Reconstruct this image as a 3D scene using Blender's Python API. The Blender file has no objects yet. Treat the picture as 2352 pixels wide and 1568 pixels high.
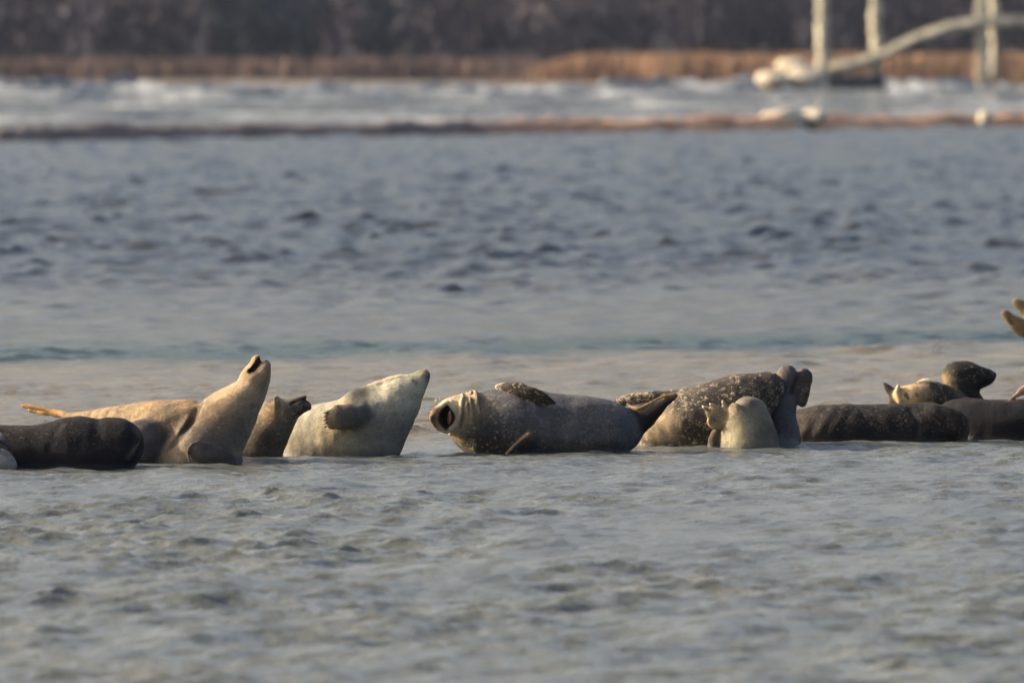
import bpy, math, random
import numpy as np
from mathutils import Vector

random.seed(7)
RNG = np.random.default_rng(11)
scene = bpy.context.scene
COL = scene.collection

# ------------------------------------------------------------------ camera
FPX = 19800.0            # focal length in pixels of a 2352 x 1568 picture
CAMY = -60.0
CAMZ = 910 * 60 / FPX
PITCH = math.atan(654 / FPX)
cam = bpy.data.cameras.new('camera')
cam.sensor_width = 36.0
cam.lens = FPX / 2352 * 36
cam.clip_start = 1.0
cam.clip_end = 20000
cam.dof.use_dof = True
cam.dof.focus_distance = 59.0
cam.dof.aperture_fstop = 3.1
co = bpy.data.objects.new('camera', cam)
COL.objects.link(co)
co.location = (0, CAMY, CAMZ)
co.rotation_euler = (math.pi / 2 - PITCH, 0, 0)
scene.camera = co

# ------------------------------------------------------------------ sky, sun, exposure
SUN_EL = math.radians(24)
SUN_AZ = math.radians(-81)      # clockwise from +Y: the sun stands to the left, a little beyond the seals
world = bpy.data.worlds.new('World')
scene.world = world
world.use_nodes = True
wn = world.node_tree
bg = wn.nodes['Background']
sky = wn.nodes.new('ShaderNodeTexSky')
sky.sky_type = 'NISHITA'
sky.sun_disc = False
sky.sun_elevation = SUN_EL
sky.sun_rotation = SUN_AZ
sky.air_density = 0.95
sky.dust_density = 8.0
sky.ozone_density = 0.6
wn.links.new(sky.outputs[0], bg.inputs[0])
bg.inputs[1].default_value = 0.15
sun = bpy.data.lights.new('sun', 'SUN')
sun.energy = 4.2
sun.angle = math.radians(0.6)
sun.color = (1.0, 0.84, 0.62)
so = bpy.data.objects.new('sun', sun)
COL.objects.link(so)
sd = Vector((math.sin(SUN_AZ) * math.cos(SUN_EL), math.cos(SUN_AZ) * math.cos(SUN_EL), math.sin(SUN_EL)))
so.rotation_euler = sd.to_track_quat('Z', 'Y').to_euler()
so.location = sd * 80
scene.view_settings.view_transform = 'Standard'
scene.view_settings.look = 'None'
scene.view_settings.exposure = 1.15
scene.view_settings.gamma = 1.0
scene.cycles.use_denoising = True
scene.cycles.max_bounces = 6


# ------------------------------------------------------------------ helpers
def P(px, py, Y):
    """the point at depth Y that is seen at (px, py) of the 2352 x 1568 photograph"""
    u = (px - 1176) / FPX
    v = (784 - py) / FPX
    dy = math.cos(PITCH) + math.sin(PITCH) * v
    dz = -math.sin(PITCH) + math.cos(PITCH) * v
    t = (Y - CAMY) / dy
    return np.array((u * t, Y, CAMZ + dz * t))


def PXM(Y):
    return (Y - CAMY) / FPX


def depth_of(wy):
    return 60 * 910 / (wy - 130) - 60


def tag(o, label=None, cat=None, group=None, kind=None):
    if label: o['label'] = label
    if cat: o['category'] = cat
    if group: o['group'] = group
    if kind: o['kind'] = kind
    return o


def mesh_np(name, verts, faces, mat=None, parent=None, smooth=True):
    """faces: (n, 3) or (n, 4) array of vertex numbers"""
    me = bpy.data.meshes.new(name)
    verts = np.asarray(verts, np.float32)
    faces = np.asarray(faces, np.int32)
    n, k = faces.shape
    me.vertices.add(len(verts))
    me.vertices.foreach_set('co', verts.ravel())
    me.loops.add(n * k)
    me.loops.foreach_set('vertex_index', faces.ravel())
    me.polygons.add(n)
    me.polygons.foreach_set('loop_start', np.arange(0, n * k, k, dtype=np.int32))
    me.polygons.foreach_set('loop_total', np.full(n, k, np.int32))
    if smooth:
        me.polygons.foreach_set('use_smooth', np.ones(n, bool))
    me.update(calc_edges=True)
    if mat: me.materials.append(mat)
    o = bpy.data.objects.new(name, me)
    COL.objects.link(o)
    if parent: o.parent = parent
    return o


def empty(name, loc):
    o = bpy.data.objects.new(name, None)
    o.empty_display_size = 0.1
    COL.objects.link(o)
    o.location = loc
    return o


def set_col(o, cols, name='coat'):
    a = o.data.attributes.new(name, 'FLOAT_COLOR', 'POINT')
    c = np.ones((len(o.data.vertices), 4), np.float32)
    c[:, :3] = cols
    a.data.foreach_set('color', c.ravel())


def set_val(o, vals, name):
    a = o.data.attributes.new(name, 'FLOAT', 'POINT')
    a.data.foreach_set('value', np.asarray(vals, np.float32))


class NT:
    """small node-tree writer"""
    def __init__(self, name):
        self.m = bpy.data.materials.new(name)
        self.m.use_nodes = True
        self.t = self.m.node_tree
        self.b = self.t.nodes['Principled BSDF']

    def n(self, typ, ins=None, **kw):
        nd = self.t.nodes.new('ShaderNode' + typ)
        for k, v in kw.items(): setattr(nd, k, v)
        for k, v in (ins or {}).items(): self.s(nd, k, v)
        return nd

    def s(self, nd, k, v):
        if hasattr(v, 'links') or isinstance(v, bpy.types.NodeSocket): self.t.links.new(v, nd.inputs[k])
        else: nd.inputs[k].default_value = v

    def math(self, op, a, b=0.0, c=0.0, clamp=False):
        nd = self.n('Math', operation=op, use_clamp=clamp)
        for i, v in enumerate((a, b, c)): self.s(nd, i, v)
        return nd.outputs[0]

    def mix(self, f, a, b, bt='MIX'):
        nd = self.n('MixRGB', blend_type=bt)
        for i, v in enumerate((f, a, b)):
            if isinstance(v, tuple) and len(v) == 3: v = v + (1,)
            self.s(nd, i, v)
        return nd.outputs[0]

    def noise(self, vec, scale, detail=3, rough=0.55, dist=0.0):
        nd = self.n('TexNoise', {'Scale': scale, 'Detail': detail, 'Roughness': rough, 'Distortion': dist})
        self.t.links.new(vec, nd.inputs['Vector'])
        return nd.outputs['Fac']

    def remap(self, v, a, b, c=0.0, d=1.0, smooth=True):
        nd = self.n('MapRange', {'Value': v, 'From Min': a, 'From Max': b, 'To Min': c, 'To Max': d})
        nd.interpolation_type = 'SMOOTHSTEP' if smooth else 'LINEAR'
        return nd.outputs[0]

    def scaled(self, vec, s):
        nd = self.n('Mapping', {'Scale': s})
        self.t.links.new(vec, nd.inputs[0])
        return nd.outputs[0]

    def bump(self, h, strength, dist):
        nd = self.n('Bump', {'Strength': strength, 'Distance': dist})
        self.t.links.new(h, nd.inputs['Height'])
        self.t.links.new(nd.outputs[0], self.b.inputs['Normal'])
        return nd


# ------------------------------------------------------------------ materials
def mat_water():
    t = NT('sea_water')
    pos = t.n('NewGeometry').outputs['Position']
    sep = t.n('SeparateXYZ', {0: pos})
    y = sep.outputs[1]
    x = sep.outputs[0]
    wob = t.noise(t.scaled(pos, (0.55, 0.16, 0)), 1.0, 5, 0.65)
    yy = t.math('ADD', y, t.math('MULTIPLY', t.math('SUBTRACT', wob, 0.5), 6.5))
    yy = t.math('ADD', yy, t.math('MULTIPLY', x, -0.58))
    deep = (0.028, 0.0285, 0.030)
    near = (0.104, 0.112, 0.106)
    mid = (0.075, 0.075, 0.066)
    sand = (0.138, 0.114, 0.073)
    weed = (0.012, 0.026, 0.014)
    c = t.mix(t.remap(yy, 0.6, 3.2), near, sand)
    c = t.mix(t.remap(yy, 18.2, 21.0), c, weed)
    c = t.mix(t.remap(yy, 22.5, 26.0), c, mid)
    c = t.mix(t.remap(yy, 34.0, 60.0), c, deep)
    blot = t.noise(t.scaled(pos, (1.6, 0.5, 0)), 1.0, 5, 0.6)
    c = t.mix(0.45, c, t.mix(t.remap(blot, 0.35, 0.66), (0.3, 0.32, 0.28), (1.0, 1.0, 1.0)), 'MULTIPLY')
    t.s(t.b, 'Base Color', c)
    t.b.inputs['IOR'].default_value = 1.333
    t.b.inputs['Roughness'].default_value = 0.12
    n1 = t.noise(t.scaled(pos, (0.5, 0.9, 1.0)), 14.0, 4, 0.6, 0.4)
    n2 = t.noise(t.scaled(pos, (0.5, 1.0, 1.0)), 38.0, 3, 0.6, 0.2)
    h = t.math('ADD', n1, t.math('MULTIPLY', n2, 0.6))
    t.bump(h, 0.75, 0.018)
    return t.m


def mat_seal():
    t = NT('seal_fur')
    oc = t.n('TexCoord').outputs['Object']
    coat = t.n('Attribute', attribute_name='coat').outputs['Color']
    spot = t.n('Attribute', attribute_name='spot').outputs['Fac']
    wet = t.n('Attribute', attribute_name='wet').outputs['Fac']
    big = t.noise(oc, 7.0, 5, 0.6, 0.6)
    med = t.noise(oc, 26.0, 5, 0.65, 0.8)
    fine = t.noise(t.scaled(oc, (1, 1, 1.8)), 120.0, 3, 0.7)
    c = t.mix(1.0, coat, t.mix(t.remap(big, 0.3, 0.7), (0.78, 0.76, 0.75), (1.18, 1.16, 1.13)), 'MULTIPLY')
    c = t.mix(1.0, c, t.mix(t.remap(med, 0.3, 0.7), (0.84, 0.83, 0.82), (1.14, 1.14, 1.14)), 'MULTIPLY')
    c = t.mix(1.0, c, t.mix(t.remap(fine, 0.25, 0.75), (0.75, 0.75, 0.75), (1.25, 1.25, 1.25)), 'MULTIPLY')
    scr = t.noise(t.scaled(oc, (0.8, 1.0, 1.5)), 17.0, 5, 0.62, 1.6)
    vein = t.remap(t.math('ABSOLUTE', t.math('SUBTRACT', scr, 0.5)), 0.004, 0.03, 1.0, 0.0)
    gate = t.remap(t.noise(oc, 9.0, 3, 0.6, 0.5), 0.47, 0.6)
    fleck = t.math('MULTIPLY', t.remap(t.noise(t.scaled(oc, (0.8, 1, 1.2)), 40.0, 4, 0.65, 0.6), 0.585, 0.64), 1.0)
    sm = t.math('MULTIPLY', t.math('MAXIMUM', t.math('MULTIPLY', vein, gate), fleck), spot, clamp=True)
    sm = t.math('MULTIPLY', sm, t.remap(fine, 0.2, 0.5))
    ring_ = t.remap(t.noise(oc, 24.0, 3, 0.55, 0.9), 0.60, 0.66, 1.0, 0.55)
    c = t.mix(t.math('MULTIPLY', spot, 2.5, clamp=True), c, t.mix(1.0, c, ring_, 'MULTIPLY'))
    c = t.mix(sm, c, (0.60, 0.48, 0.33))
    t.s(t.b, 'Base Color', c)
    t.s(t.b, 'Roughness', t.math('SUBTRACT', 0.74, t.math('MULTIPLY', wet, 0.5)))
    t.s(t.b, 'Specular IOR Level', t.math('ADD', 0.05, t.math('MULTIPLY', wet, 0.45)))
    t.b.inputs['Sheen Weight'].default_value = 0.02
    t.b.inputs['Sheen Roughness'].default_value = 0.4
    t.b.inputs['Sheen Tint'].default_value = (1.0, 0.9, 0.75, 1)
    hair = t.noise(t.scaled(oc, (0.35, 1.0, 1.6)), 150.0, 3, 0.7, 0.6)
    h = t.math('ADD', t.math('MULTIPLY', fine, 0.5), t.math('MULTIPLY', med, 1.3))
    h = t.math('ADD', h, t.math('MULTIPLY', hair, 0.6))
    t.bump(h, 0.7, 0.010)
    return t.m


def mat_plain(name, col, rough=0.6, var=0.3, scale=8.0, bump=0.0, attr=None):
    t = NT(name)
    oc = t.n('TexCoord').outputs['Object']
    nz = t.noise(oc, scale, 5, 0.6, 0.3)
    base = t.n('Attribute', attribute_name=attr).outputs['Color'] if attr else col
    lo, hi = 1 - var, 1 + var
    c = t.mix(1.0, base, t.mix(t.remap(nz, 0.3, 0.7), (lo, lo, lo), (hi, hi, hi)), 'MULTIPLY')
    t.s(t.b, 'Base Color', c)
    t.b.inputs['Roughness'].default_value = rough
    t.b.inputs['Specular IOR Level'].default_value = 0.3
    if bump: t.bump(nz, 0.6, bump)
    return t.m


M_water = mat_water()
M_seal = mat_seal()
M_claw = mat_plain('claw_horn', (0.30, 0.23, 0.15), 0.45, 0.4, 60)
M_nose = mat_plain('seal_nose', (0.012, 0.011, 0.012), 0.3, 0.3, 60)
M_tooth = mat_plain('seal_teeth', (0.62, 0.54, 0.40), 0.4, 0.2, 60)
M_tongue = mat_plain('seal_tongue', (0.33, 0.15, 0.10), 0.4, 0.3, 40)
M_hair = mat_plain('pale_guard_hair', (0.32, 0.295, 0.22), 0.7, 0.2, 40)
M_whisk = mat_plain('seal_whisker', (0.62, 0.54, 0.42), 0.5, 0.1, 30)
M_foam_and_shimmer = mat_plain('foam_and_shimmer', (0.125, 0.14, 0.16), 0.8, 0.25, 0.6)
M_wood = mat_plain('bare_wood', (0.1, 0.09, 0.09), 0.9, 0.3, 0.15, attr='coat')
M_reed = mat_plain('dry_reeds', (0.1, 0.09, 0.09), 0.9, 0.3, 0.2, attr='coat')
M_land = mat_plain('shore_mud', (0.10, 0.08, 0.062), 0.9, 0.4, 0.08)
M_mirage = mat_plain('mirage_bank', (0.1, 0.08, 0.06), 0.75, 0.4, 0.5, attr='coat')
M_hill = mat_plain('wooded_rise', (0.02, 0.019, 0.025), 0.95, 0.4, 0.05)
M_pile = mat_plain('weathered_timber', (0.40, 0.37, 0.29), 0.8, 0.45, 1.3, 0.05)
M_darktim = mat_plain('wet_dark_timber', (0.04, 0.042, 0.05), 0.7, 0.4, 1.0, 0.05)
M_boulder = mat_plain('pale_stone', (0.40, 0.35, 0.27), 0.8, 0.3, 1.4, 0.06)


# ------------------------------------------------------------------ the sea
def build_water():
    d = [36.0]
    while d[-1] < 6000:
        v = d[-1]
        if v < 62: s = 0.038
        elif v < 90: s = 0.038 + (v - 62) * 0.002
        elif v < 330: s = 0.094 + (v - 90) * 0.0017
        else: s = 0.4 + (v - 330) * 0.05
        d.append(v + s)
    d = np.array(d, np.float32)
    dense = np.linspace(-1, 1, 350)
    side = np.array([1.03, 1.08, 1.16, 1.3, 1.6, 2.2, 3.5, 6, 12])
    s = np.concatenate([-side[::-1], dense, side]).astype(np.float32)
    hw = 0.076 * d
    X = s[None, :] * hw[:, None]
    Yd = np.repeat(d[:, None], len(s), 1)
    Y = Yd - 60
    dxs = 2 * hw / 350
    dys = np.gradient(d)
    res = np.maximum(dxs, dys)[:, None]
    fade = np.clip(1.6 - np.abs(s), 0, 0.6)[None, :] / 0.6
    # calm, shallow water over the bar, chop beyond it
    dt = Yd - 0.58 * np.clip(X, -8, 8)
    amp = np.interp(dt, [36, 54, 57, 60, 64, 77, 79.5, 81.5, 84, 87, 94, 104, 120, 330, 800],
                    [1.4, 1.35, 0.9, 0.95, 1.1, 1.25, 1.5, 1.7, 1.3, 0.95, 1.0, 1.35, 1.55, 1.8, 1.0]).astype(np.float32)
    Z = np.zeros_like(X); DX = np.zeros_like(X); DY = np.zeros_like(X)
    rng = np.random.default_rng(5)
    gust = np.zeros_like(X)
    for i in range(9):
        a = rng.uniform(0, 6.28); k = 2 * math.pi / rng.uniform(2.0, 9.0)
        gust += np.cos(k * (X * math.cos(a) * 1.1 + Y * math.sin(a) * 0.5) + rng.uniform(0, 6.28))
    gust = np.clip(1 + 0.11 * gust, 0.6, 1.4)
    nw = 96
    lam = np.exp(np.linspace(math.log(0.085), math.log(3.0), nw))
    for L in lam:
        k = 2 * math.pi / L
        a = math.radians(-80) + rng.normal(0, 0.55) if L < 0.42 else math.radians(-52) + rng.normal(0, 0.65)
        kx, ky = k * math.cos(a), k * math.sin(a)
        ph = rng.uniform(0, 6.28)
        slope = 0.047 * (L / 0.5) ** (-0.38 if L < 0.5 else -0.6)
        A = slope / k
        att = np.clip((L / max(abs(math.cos(a)), 0.05) / dxs[:, None] - 2.4) / 1.6, 0, 1) * np.clip((L / max(abs(math.sin(a)), 0.05) / dys[:, None] - 2.4) / 1.6, 0, 1)
        if L > 0.24:      # long waves do not reach the near shallows
            att = att * np.interp(d, [36, 60, 84, 115], [0.5, 0.3, 0.4, 1.0]).astype(np.float32)[:, None]
        w = (A * att).astype(np.float32)
        th = (kx * X + ky * Y + ph).astype(np.float32)
        c, sn = np.cos(th), np.sin(th)
        Z += w * c
        DX -= w * (kx / k) * sn
        DY -= w * (ky / k) * sn
    m = amp * gust * fade
    Z *= m; DX *= m * 0.9; DY *= m * 0.9
    V = np.stack([X + DX, Y + DY, Z], -1).reshape(-1, 3)
    nr, nc = X.shape
    i = np.arange(nr - 1)[:, None] * nc + np.arange(nc - 1)[None, :]
    F = np.stack([i, i + 1, i + nc + 1, i + nc], -1).reshape(-1, 4)
    o = mesh_np('sea_water', V, F, M_water)
    tag(o, kind='structure')
    return o


# ------------------------------------------------------------------ far shore
def build_far():
    # land: one sheet that rises gently and runs on behind the woods
    xs = np.linspace(-1500, 1500, 121)
    ys = np.array([750, 756, 762, 780, 830, 900, 1000, 1500, 3000, 7000.0])
    zs = np.array([-0.4, 0.05, 0.25, 0.5, 0.8, 1.2, 2.0, 4.0, 8, 10])
    V = []
    for y, z in zip(ys, zs):
        for x in xs:
            wob = 9 * math.sin(x * 0.031) + 5 * math.sin(x * 0.083 + 1)
            V.append((x, y + (wob if y < 800 else 0), z + 0.15 * math.sin(x * 0.2 + y)))
    n = len(xs)
    F = [(j * n + i, j * n + i + 1, (j + 1) * n + i + 1, (j + 1) * n + i) for j in range(len(ys) - 1) for i in range(n - 1)]
    tag(mesh_np('far_shore', V, F, M_land), kind='structure')
    # wooded rise behind the trees
    xs = np.linspace(-900, 900, 361)
    V = []
    for k, (y, f) in enumerate(((905, 0.0), (915, 0.55), (935, 1.0), (1000, 1.15), (1300, 1.3))):
        for x in xs:
            h = 13.5 + 2.2 * math.sin(x * 0.05) + 1.7 * math.sin(x * 0.13 + 2) + 1.2 * math.sin(x * 0.41) + random.uniform(-0.8, 0.8)
            V.append((x, y + random.uniform(-3, 3), max(0.5, h * f)))
    n = len(xs)
    F = [(j * n + i, j * n + i + 1, (j + 1) * n + i + 1, (j + 1) * n + i) for j in range(4) for i in range(n - 1)]
    tag(mesh_np('wooded_rise', V, F, M_hill, smooth=False), kind='structure')

    # the wood itself: bare trunks, limbs and sprays of twigs
    V = []; Q = []; C = []
    def quad(a, b, c, d, col):
        k = len(V)
        V.extend((a, b, c, d)); Q.append((k, k + 1, k + 2, k + 3)); C.extend((col,) * 4)
    r = random.Random(3)
    for _ in range(560):
        x = r.uniform(-190, 190); dd = r.uniform(842, 902); y = dd - 60 + 60
        y = r.uniform(842, 900)
        h = r.uniform(10, 16)
        u = 1176 + x / (y + 60) * FPX
        green = 520 < u < 900 and r.random() < 0.75
        tone = r.uniform(0.85, 1.2)
        if green: base = (0.018 * tone, 0.03 * tone, 0.045 * tone)
        elif r.random() < 0.35: base = (0.050 * tone, 0.042 * tone, 0.053 * tone)
        else: base = (0.038 * tone, 0.036 * tone, 0.050 * tone)
        z0 = 0.8
        tr = 0.018 * h
        lean = r.uniform(-0.06, 0.06)
        for a in range(3):
            t0 = a * 2.094; t1 = t0 + 2.094
            p = lambda t, z, q: (x + lean * z + math.cos(t) * q, y + math.sin(t) * q, z0 + z)
            quad(p(t0, 0, tr), p(t1, 0, tr), p(t1, h * 0.8, tr * 0.3), p(t0, h * 0.8, tr * 0.3), base)
        for a in range(7):
            t = r.uniform(0, 6.28); z = h * r.uniform(0.2, 0.7); L = h * r.uniform(0.15, 0.3)
            e = (x + math.cos(t) * L * 0.7, y + math.sin(t) * L * 0.7, z0 + z + L * 0.8)
            quad((x, y, z0 + z), (x, y, z0 + z + 0.25), (e[0], e[1], e[2] + 0.06), e, base)
        n = 150 if not green else 210
        rx = h * 0.24
        for a in range(n):
            while True:
                q = [r.uniform(-1, 1) for _ in range(3)]
                if q[0] ** 2 + q[1] ** 2 + q[2] ** 2 < 1: break
            c = (x + q[0] * rx, y + q[1] * rx, z0 + h * 0.56 + q[2] * h * 0.46)
            L = r.uniform(0.5, 1.3); w = r.uniform(0.12, 0.4) * (1.6 if green else 1)
            t = r.uniform(-0.7, 0.7); g = r.uniform(0, 6.28)
            ax = (math.sin(t) * math.cos(g) * L, math.sin(t) * math.sin(g) * L, math.cos(t) * L)
            wx = (-math.sin(g + 1) * w, math.cos(g + 1) * w, r.uniform(-w, w))
            k = r.uniform(0.85, 1.15)
            col = tuple(v * k for v in base)
            quad(tuple(c[i] - wx[i] for i in range(3)), tuple(c[i] + wx[i] for i in range(3)),
                 tuple(c[i] + ax[i] + wx[i] * 0.4 for i in range(3)), tuple(c[i] + ax[i] - wx[i] * 0.4 for i in range(3)), col)
    o = mesh_np('far_woods', V, Q, M_wood, smooth=False)
    set_col(o, np.array(C))
    tag(o, 'dark bare winter woods along the far shore', 'woods', kind='stuff')

    # marsh reeds in front of the wood: dull brown to the left, orange to the right
    def reeds(name, label, x0, x1, n, cols, hh):
        V = []; Q = []; C = []
        for _ in range(n):
            x = r.uniform(x0, x1); y = r.uniform(766, 800)
            edge = min(1.0, (x - x0) / 9, (x1 - x) / 9) if abs(x0) < 100 else 1
            h = r.uniform(*hh) * (0.95 + 0.05 * math.sin(x * 0.6) * math.sin(x * 0.17 + y * 0.05)) * max(0.3, edge)
            w = r.uniform(0.06, 0.16)
            g = r.uniform(-0.7, 0.7); l = r.uniform(-0.3, 0.3)
            z0 = 0.25
            c, s = math.cos(g) * w, math.sin(g) * w
            k = len(V)
            V.extend(((x - c, y - s, z0), (x + c, y + s, z0), (x + c * 0.5 + l, y + s * 0.5, z0 + h), (x - c * 0.4 + l, y - s * 0.4, z0 + h * 0.96)))
            Q.append((k, k + 1, k + 2, k + 3))
            b = cols[r.randrange(len(cols))]; t = r.uniform(0.85, 1.15)
            C.extend((tuple(v * t for v in b),) * 4)
        o = mesh_np(name, V, Q, M_reed, smooth=False)
        set_col(o, np.array(C))
        tag(o, label, 'reeds', kind='stuff')
    xe = P(1165, 160, 775)[0]
    reeds('brown_marsh_reeds', 'dull brown marsh reeds along the left half of the far shore', -150, xe + 3, 26000,
          [(0.13, 0.09, 0.075), (0.10, 0.075, 0.07), (0.15, 0.10, 0.08)], (1.6, 2.6))
    reeds('orange_marsh_reeds', 'orange dry marsh reeds along the right half of the far shore', xe - 2, 150, 30000,
          [(0.37, 0.22, 0.125), (0.33, 0.20, 0.115), (0.26, 0.165, 0.105)], (2.1, 3.1))

    # surf: low broken rollers in front of the shore, standing in for the bright mirage band
    V = []; F = []
    for row, (dist, hmax) in enumerate(((800, 1.0), (745, 0.85), (690, 0.7), (610, 0.55), (540, 0.42), (470, 0.3), (425, 0.26), (390, 0.22), (365, 0.2))):
        n = 900
        xs = np.linspace(-150, 150, n)
        ph = np.random.default_rng(row).uniform(0, 6.28, 12)
        prof = np.zeros(n); yo = np.zeros(n)
        for q in range(12):
            kk = 2 * math.pi / (1.1 * 1.55 ** q)
            prof += np.sin(kk * xs + ph[q]) * (0.55 + 0.05 * q)
            if q > 4: yo += np.sin(kk * xs + ph[q] * 2) * 1.1
        h = hmax * np.clip(0.32 + 0.16 * prof, -0.3, 1.1)
        if dist < 715:      # sheltered water in front of the dock
            uu = 1176 + xs / dist * FPX
            h = np.where((uu > 1890) & (uu < 2050), np.minimum(h, 0.1 * hmax), h)
        b = len(V)
        steps = ((-1.2, -0.2), (-0.5, 0.45), (-0.1, 0.9), (0.15, 1.0), (0.7, 0.6), (1.8, -0.25))
        rr = np.random.default_rng(row + 40)
        for sy, sz in steps:
            jz = rr.uniform(-0.12, 0.12, n)
            for i in range(n):
                V.append((xs[i], dist - 60 + sy + yo[i], h[i] * sz + (jz[i] if sz > 0.3 else 0) * max(h[i], 0) - (0.25 if sz < 0 else 0)))
        for j in range(len(steps) - 1):
            for i in range(n - 1):
                a = b + j * n + i
                F.append((a, a + 1, a + n + 1, a + n))
    o = mesh_np('shimmer', V, F, M_foam_and_shimmer)
    tag(o, 'pale broken surf of the mirage, modelled as rollers in front of the far shore', 'shimmer', kind='stuff')

    # low bank standing in for the reeds' mirage image, between the shimmer and the open chop, orange like the reeds towards the right
    n = 500
    us = np.linspace(-1600, 4200, n)
    V = []; C = []
    prof = ((-1.6, -0.25), (-0.8, 0.5), (-0.3, 0.85), (0.2, 1.0), (0.9, 0.7), (2.4, -0.25))
    for (sy, sz) in prof:
        for u in us:
            wy = np.interp(u, [-1600, 0, 1200, 2352, 4200], [331, 326, 309, 291, 283])
            Y = depth_of(wy)
            x = (u - 1176) / FPX * (Y + 60)
            g = 0.5 + 0.5 * math.sin(x * 0.9 + 1) * math.sin(x * 0.37) + 0.25 * math.sin(x * 2.7) + random.uniform(-0.35, 0.35)
            hgt = 0.40 + 0.16 * max(0, g)
            o_ = np.clip((u - 1050) / 300, 0, 1)
            V.append((x, Y + sy, hgt * sz * (1 + 0.1 * o_)))
            k = 0.8 + 0.4 * random.random()
            C.append(np.array((0.105, 0.082, 0.072)) * k * (1 - o_) + np.array((0.40, 0.215, 0.115)) * k * o_)
    F = [(j * n + i, j * n + i + 1, (j + 1) * n + i + 1, (j + 1) * n + i) for j in range(len(prof) - 1) for i in range(n - 1)]
    o = mesh_np('mirage_bank', V, F, M_mirage)
    set_col(o, np.array(C))
    tag(o, kind='structure')


def tube(pts, rads, seg=10, jitter=0.0, seed=0):
    """a closed tube through pts; returns verts, quads"""
    rr = random.Random(seed)
    V = []; F = []
    pts = [Vector(p) for p in pts]
    n = len(pts)
    for i, p in enumerate(pts):
        t = (pts[min(i + 1, n - 1)] - pts[max(i - 1, 0)]).normalized()
        a = t.cross(Vector((0, 1, 0)) if abs(t.y) < 0.9 else Vector((1, 0, 0))).normalized()
        b = t.cross(a)
        for k in range(seg):
            th = 2 * math.pi * k / seg
            q = rads[i] * (1 + rr.uniform(-jitter, jitter))
            V.append(p + a * math.cos(th) * q + b * math.sin(th) * q)
    for i in range(n - 1):
        for k in range(seg):
            k2 = (k + 1) % seg
            F.append((i * seg + k, i * seg + k2, (i + 1) * seg + k2, (i + 1) * seg + k))
    for e, base in ((0, 0), (1, (n - 1) * seg)):
        c = len(V); V.append(pts[-1] if e else pts[0])
        for k in range(0, seg, 2):
            q = (base + k, base + (k + 1) % seg, base + (k + 2) % seg, c)
            F.append(q if e else q[::-1])
    return [tuple(v) for v in V], F


def box(cx, cy, cz, sx, sy, sz, b=0.04):
    """a chamfered box"""
    V = []
    for z, k in ((-1, 1 - b / sx), (-1 + b / sz * 2, 1), (1 - b / sz * 2, 1), (1, 1 - b / sx)):
        for x, y in ((-1, -1), (1, -1), (1, 1), (-1, 1)):
            V.append((cx + x * sx * k, cy + y * sy * k, cz + z * sz))
    F = [(3, 2, 1, 0), (12, 13, 14, 15)]
    for j in range(3):
        for i in range(4):
            F.append((j * 4 + i, j * 4 + (i + 1) % 4, j * 4 + 4 + (i + 1) % 4, j * 4 + 4 + i))
    return V, F


def build_dock():
    Y = 655.0
    root = empty('dock', (P(1970, 205, Y)[0], Y, 0))
    tag(root, 'weathered timber dock with tall pilings and a sloping gangway', 'dock')
    o0 = np.array(root.location)
    def add(name, VF, mat, smooth=True):
        V, F = VF
        return mesh_np(name, np.array(V) - o0, F, mat, root, smooth)
    m = PXM(Y)
    # float under the pilings
    c = P(1966, 192, Y)
    add('float', box(c[0], Y, 0.42, 66 * m, 1.6, 0.75, 0.15), M_darktim, False)
    for k in range(9):
        x = P(1908 + k * 14.6, 170, Y)[0]
        add('plank', box(x, Y, 1.235, 6.4 * m, 1.75, 0.06, 0.02), M_darktim if k % 3 else M_pile, False)
    for i, (px, pb, w) in enumerate(((1890, 168, 13), (2011, 170, 12.5), (2257, 172, 13), (2284, 120, 10))):
        y = Y + (0.9 if i == 1 else -1.9 if i == 0 else 2.2 if i == 3 else 0.0)
        b = P(px, pb + (60 if i in (2, 3) else 25), y)
        top = P(px + random.uniform(-4, 4), -150, y)
        n = 26
        pts = [b + (top - b) * k / (n - 1) + np.array((random.uniform(-0.13, 0.13), 0, 0)) for k in range(n)]
        add('piling', tube(pts, [w * m * random.uniform(0.85, 1.15) for _ in range(n)], 10, 0.08, i), M_pile)
    # gangway: two stringers, deck boards between them
    path = [(1885, 152), (1960, 146), (2030, 122), (2100, 88), (2180, 60), (2260, 48), (2352, 47), (2480, 44)]
    for k, off in enumerate((-0.75, 0.75)):
        pts = [P(a, b + 4, Y + off) for a, b in path]
        add('stringer', tube(pts, [11.5 * m] * len(pts), 8, 0.12, k + 9), M_pile)
    for k in range(46):
        f = k / 45
        px = 1890 + f * 580
        py = np.interp(px, [p[0] for p in path], [p[1] for p in path])
        p = P(px, py - 9, Y)
        add('deck_board', box(p[0], Y, p[2], 5.0 * m, 0.95, 0.06, 0.02), M_pile, False)


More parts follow.
